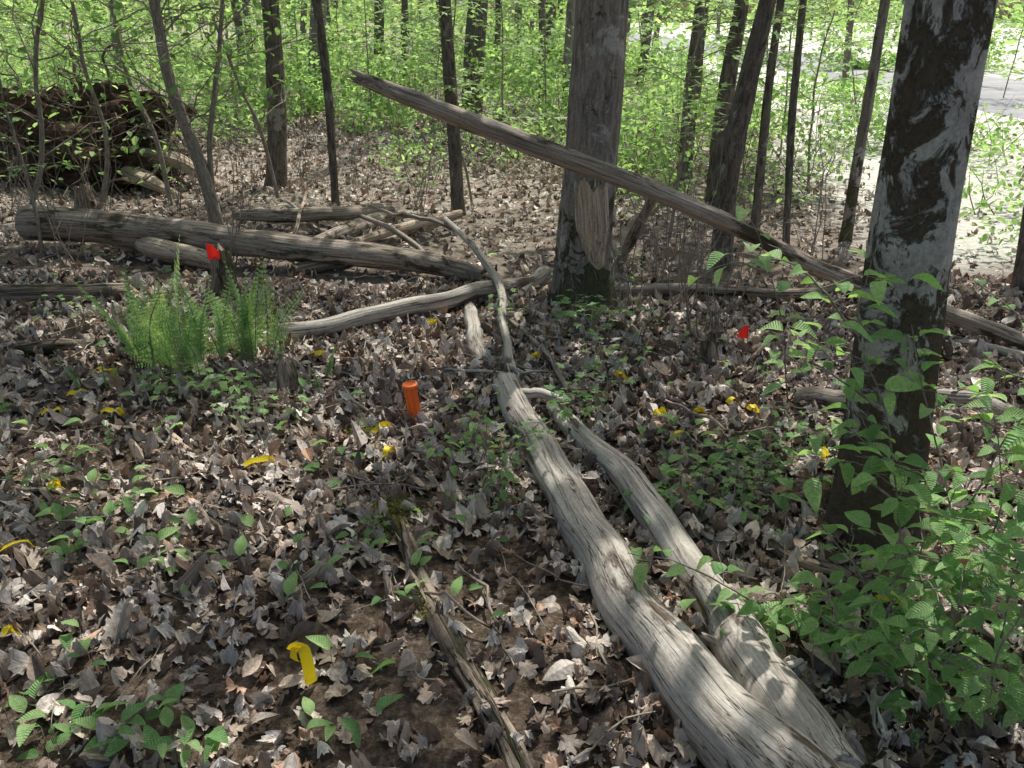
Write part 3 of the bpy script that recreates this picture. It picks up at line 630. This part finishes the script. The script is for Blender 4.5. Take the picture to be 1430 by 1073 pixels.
for (u,v,H,s,nb,L) in [(935,330,2.1,.14,13,.65),(990,280,2.4,.15,15,.8),(1060,250,2.6,.16,16,.9),(1130,270,2.2,.15,13,.8),(960,230,2.8,.17,15,.9),(1090,215,3.0,.17,15,1.),(1200,190,2.6,.17,13,.9),(660,285,2.2,.14,12,.75),(700,210,2.6,.16,12,.9),(600,190,2.6,.16,11,.9),(520,175,2.8,.15,12,1.),(420,170,2.6,.15,10,1.),(60,360,1.6,.10,7,.6),(20,400,1.4,.09,7,.5),(250,190,2.8,.14,11,1.),(130,180,3.0,.15,12,1.1),(330,160,3,.16,12,1.2),(760,190,2.8,.16,12,.9),(1330,200,2.2,.16,8,.8),(1250,150,3.2,.18,12,1.2),(1400,140,3.2,.18,14,1.2),(1340,120,3.5,.20,14,1.4),(-40,300,2.4,.1,10,.8),(1420,260,1.8,.15,8,.7),(30,170,3.2,.16,12,1.2),(200,130,3.6,.2,12,1.5),(480,130,3.6,.2,12,1.5),(720,130,3.6,.2,12,1.5),(580,120,3.8,.22,12,1.6),(380,120,3.8,.22,12,1.6),(900,150,3.4,.2,14,1.3),(840,125,3.6,.22,12,1.5)]:
    sap(u,v,H,s,nb,L)
for (u,v) in [(940,430),(970,470),(925,400),(880,440),(1000,480),(330,380),(250,300),(280,280),(500,260),(590,300),(420,250),(60,330),(20,300),(150,300),(960,400),(1130,400),(100,380)]:
    acc=Acc(); b=G(u,v)
    for _ in range(6):
        t=b+np.array([rng.normal(0,.2),rng.normal(0,.15),rng.uniform(.4,1.1)]); C=tube(acc,[b+rng.normal(0,.03,3)*[1,1,0]-[0,0,.02],(b+t)/2+rng.normal(0,.04,3),t],[.004,.003,.0012],10,4,0,caps=False,wig=.02)
        for q in range(3):
            i=rng.integers(3,9); tube(acc,[C[i],C[i]+rng.normal(0,.12,3)+[0,0,.08]],[.002,.0008],4,3,0,caps=False)
    acc.obj('bare_shrub',[M_twig])

# ------------------------------------------------------------------ fern clump
def frond(acc,lv,base,tip,bend,cols):
    C=tube(acc,[base,(base+tip)/2+bend,tip],[.003,.002,.0008],24,4,0,caps=False)
    T=np.gradient(C,axis=0);T/=np.linalg.norm(T,axis=1)[:,None]; L=np.linalg.norm(tip-base)
    a=rng.uniform(0,6.28); sd=np.cross(T,[math.cos(a),math.sin(a),.3]); sd/=np.linalg.norm(sd,axis=1)[:,None]
    pos=[];dr=[];ss=[]
    for i in range(5,24):
        t=i/23; w=L*.19*math.sin(math.pi*min(1,(t*.88+.1)))**.7*(1.05-t*.7)
        for sg in (-1,1):
            d=sd[i]*sg+T[i]*.3+np.array([0,0,-.15])+rng.normal(0,.08,3); d/=np.linalg.norm(d)
            for q in range(7):
                f=(q+.6)/7.5; p=C[i]+d*w*f
                for s2 in (-1,1):
                    pos.append(p);dr.append(T[i]*s2+d*.5);ss.append(w*.15*(1.15-f)+.0015)
    pos=np.array(pos);k=len(pos); inst(lv,[LQ],pos,aim(np.array(dr),rng.normal(0,.3,(k,3))),np.array(ss)*1.5,np.tile(cpick(cols,1,.25),(k,1)))
def fern(u,v,n,h,sp,name='fern'):
    e=bpy.data.objects.new(name,None); sc.collection.objects.link(e); a=Acc();lv=Acc(); b=G(u,v)
    for _ in range(n):
        o=rng.normal(0,sp,3)*[1,.6,0]; b2=b+o*.8; hh=h*rng.uniform(.5,1.15); an=rng.uniform(0,6.28); l=hh*rng.uniform(.1,.6)
        t=b2+o*.5+np.array([math.cos(an)*l,math.sin(an)*l,hh]); frond(a,lv,b2-[0,0,.02],t,np.array([-math.cos(an)*l*.2,-math.sin(an)*l*.2,hh*.08]),[(.25,.40,.20),(.30,.46,.23),(.40,.54,.25)])
    a.obj('stems',[M_twig],True,e); lv.obj('fronds',[M_fern],False,e)
fern(265,520,24,.52,.13); fern(335,508,13,.48,.10); fern(215,505,8,.40,.08)
fern(140,545,5,.16,.06); fern(430,540,5,.15,.06)

# ------------------------------------------------------------------ ground herbs
acc=Acc(); tw=Acc()
def herb(n,boxes,s0,s1,elev=.6):
    for (u0,v0,u1,v1,m) in boxes:
        P=[]
        for _ in range(m):
            p=G(rng.uniform(u0,u1),rng.uniform(v0,v1)); P.append(p+[0,0,rng.uniform(.03,.08)])
        P=np.array(P);k=len(P); an=rng.uniform(0,6.28,k); d=np.stack([np.cos(an),np.sin(an),rng.uniform(.0,elev*1.6,k)],-1)
        inst(acc,TO,P,aim(d,rng.normal(0,.25,(k,3))),rng.uniform(s0,s1,k),cpick(BG,k,.2))
        for p in P: tube(tw,[p-[0,0,.08],p],[.0012,.001],2,3,0,caps=False)
herb(0,[(0,1010,310,1073,38),(0,900,200,1000,8),(180,700,480,860,30),(60,640,200,760,24),(0,560,260,640,18),(480,700,600,880,12),(430,860,560,1060,9),(560,740,760,900,8),(880,600,1150,700,42),(900,640,1100,760,24),(380,560,520,700,14),(600,560,700,640,6),(1120,600,1200,690,16),(80,730,130,800,12),(840,760,960,900,5)],.04,.078)
herb(0,[(0,380,330,520,26),(850,440,1200,560,26),(100,280,700,400,24),(1040,880,1250,960,24),(1250,900,1430,1040,44)],.04,.08,.4)
acc.obj('mayflower_leaves',[M_leaf]); tw.obj('mayflower_stems',[M_twig])
acc=Acc(); P=[]
for (u,v,r,m) in [(550,712,.035,600),(545,735,.03,300),(510,600,.04,260),(590,850,.025,100)]:
    g=G(u,v,.04); P.append(g+rng.normal(0,1,(m,3))*[r,r*1.1,.010])
P=np.concatenate(P);k=len(P); inst(acc,[LQ],P,rotm(rng.uniform(0,6.28,k),rng.uniform(.2,1.3,k),rng.normal(0,.3,k)),rng.uniform(.007,.015,k),cpick([(.24,.25,.07),(.18,.19,.07),(.29,.28,.10)],k))
acc.obj('moss_patch',[M_fern],False)

# ------------------------------------------------------------------ orange stake
acc=Acc(); b=G(582,600,-.03); t=Pd(572,536,b[1]-.005); ax=t-b; Ls=np.linalg.norm(ax); ax/=Ls
r0=rad(19,b); sd=64; th=np.linspace(0,6.2832,sd,endpoint=False); X0=np.array([1,0,0])-ax*ax[0]; X0/=np.linalg.norm(X0); Y0=np.cross(ax,X0)
rings=[(0,1,1),(Ls*.93,1,1),(Ls*.932,1.12,0),(Ls*.945,1.2,0),(Ls*.985,1.2,0),(Ls*1.0,1.1,0),(Ls*1.004,.9,0),(Ls*.985,.82,0),(Ls*.985,.02,0)]
V=[]
for z,f,rib in rings:
    m=f*(1-.22*rib*(np.sin(th*4)**2>.35)); V.append(b+ax*z+r0*.95*(m*np.cos(th))[:,None]*X0+r0*.95*(m*np.sin(th))[:,None]*Y0)
V=np.array(V); idx=np.arange(len(rings)*sd).reshape(-1,sd); nx=np.roll(idx,-1,1)
acc.add(V.reshape(-1,3),np.stack([idx[:-1],nx[:-1],nx[1:],idx[1:]],-1).reshape(-1,4),(1,1,1)); acc.obj('plot_marker_stake',[M_or],False)
# ------------------------------------------------------------------ flagging tape
def ribbon(name,P,w,mat,wd,n=22,obj=True,acc=None):
    C=catmull(P,n); T=np.gradient(C,axis=0); T/=np.linalg.norm(T,axis=1)[:,None]+1e-9
    wd=np.asarray(wd,float); W=np.cross(T,wd); 
    tw_=np.linspace(0,rng.uniform(-.8,.8),n)[:,None]; W/=np.linalg.norm(W,axis=1)[:,None]+1e-6; Bn=np.cross(T,W); W=W*np.cos(tw_)+Bn*np.sin(tw_)
    V=np.stack([C-W*w/2,C+Bn*w*.08,C+W*w/2],1); idx=np.arange(n*3).reshape(n,3)
    a=acc or Acc(); a.add(V.reshape(-1,3),np.stack([idx[:-1,:-1],idx[:-1,1:],idx[1:,1:],idx[1:,:-1]],-1).reshape(-1,4),(1,1,1))
    if obj: return a.obj(name,[mat])
def tape(u,v,lpx,ang,w=.022,up=.03):
    p=G(u,v,.045); L=1.0*lpx*depth(p)/FPX; d=np.array([math.cos(ang),math.sin(ang)*1.6,0])*L/2
    P=[p-d+[0,0,.0],p-d*.4+[0,0,up*rng.uniform(.2,.8)],p+d*.2+[0,0,up*rng.uniform(.2,.8)],p+d*.7+[0,0,up*.6],p+d+[0,0,-.01]]
    a=Acc(); ribbon('',P,w,M_ye,(rng.normal(0,.3),rng.normal(-.5,.2),1),obj=False,acc=a)
    k=p+d*.75; ribbon('',[k+[0,0,.02],k+[.012,0,.0],k+[.02,.01,-.02]],w*.8,M_ye,(0,.3,1),8,False,a); 
    a.obj('flagging_tape',[M_ye])
for q in [(362,648,42,.15),(20,766,44,.3),(0,893,30,1.2),(440,497,28,.1),(532,600,24,.5),(541,632,12,1.2),(155,576,30,0),(72,577,26,.2),(145,520,32,-.1),(105,551,24,.1),(918,710,16,.8),(920,577,14,.2),(945,608,16,.2),(975,575,10,.1),(1150,636,16,1.),(746,498,12,.3),(865,525,10,0),(605,452,12,.1),(1022,562,14,.2),(1050,572,10,0),(75,680,10,.5),(1240,838,30,-.1)]: tape(*q)
acc=Acc(); g=G(436,958,.0)
P=[Pd(408,908,g[1]+.03),Pd(412,903,g[1]+.02),Pd(423,904,g[1]-.01),Pd(428,920,g[1]-.015),Pd(433,945,g[1]-.01),g+[0,0,.01]]
ribbon('',P,.030,M_ye,(0,1,.35),30,False,acc)
P=[Pd(428,906,g[1]+.05),Pd(418,903,g[1]+.02),Pd(410,908,g[1]+.0),Pd(410,918,g[1]-.01),Pd(420,924,g[1]+.01)]
ribbon('',P,.026,M_ye,(.3,1,.4),20,False,acc); acc.obj('flagging_tape',[M_ye])
def pin(u,v,gu,gv,s,ang):
    acc=Acc(); b=G(gu,gv,-.02); t=Pd(u,v,b[1]); tube(acc,[b,t],[.0012,.0012],5,5,0,mat=1)
    sgn=ang; p=[t+[0,0,0],t+[sgn*s*.5,.01,-.25*s],t+[sgn*s,-.01,-.6*s]]
    C=catmull(p,8); H=np.linspace(1.1,.5,8)*s*1.2; fl=np.stack([C,C-np.stack([0*H,0*H,H],-1)],1); fl[:,0,1]+=.01*np.sin(np.linspace(0,6,8)); idx=np.arange(16).reshape(8,2)
    acc.add(fl.reshape(-1,3),np.stack([idx[:-1,0],idx[:-1,1],idx[1:,1],idx[1:,0]],-1),(1,1,1)); acc.obj('pin_flag',[M_rd,M_wire])
pin(1046,455,1037,540,.05,-1); pin(287,340,300,420,.08,1)

# ------------------------------------------------------------------ light, sky, camera
sl=bpy.data.lights.new('sun','SUN'); sl.energy=5; sl.angle=math.radians(.5); sl.color=(1,.96,.89)
so=bpy.data.objects.new('sun',sl); so.rotation_euler=Vector(SUN).to_track_quat('Z','Y').to_euler(); so.location=(5,10,20); sc.collection.objects.link(so)
w=bpy.data.worlds.new('World'); sc.world=w; w.use_nodes=True; nt=w.node_tree; bg=nt.nodes['Background']
sk=nt.nodes.new('ShaderNodeTexSky'); sk.sky_type='NISHITA'; sk.sun_disc=False; sk.sun_elevation=EL; sk.sun_rotation=AZ; sk.dust_density=5
nt.links.new(sk.outputs[0],bg.inputs[0]); bg.inputs[1].default_value=.15
cd=bpy.data.cameras.new('camera'); cd.sensor_width=36; cd.lens=36*FPX/1430; cd.clip_end=2000; cd.clip_start=.05
co=bpy.data.objects.new('camera',cd); co.location=(0,0,CAMZ); co.rotation_euler=(math.radians(90)-TH,0,0); sc.collection.objects.link(co); sc.camera=co
sc.view_settings.view_transform='Standard'; sc.view_settings.look='None'; sc.view_settings.exposure=0
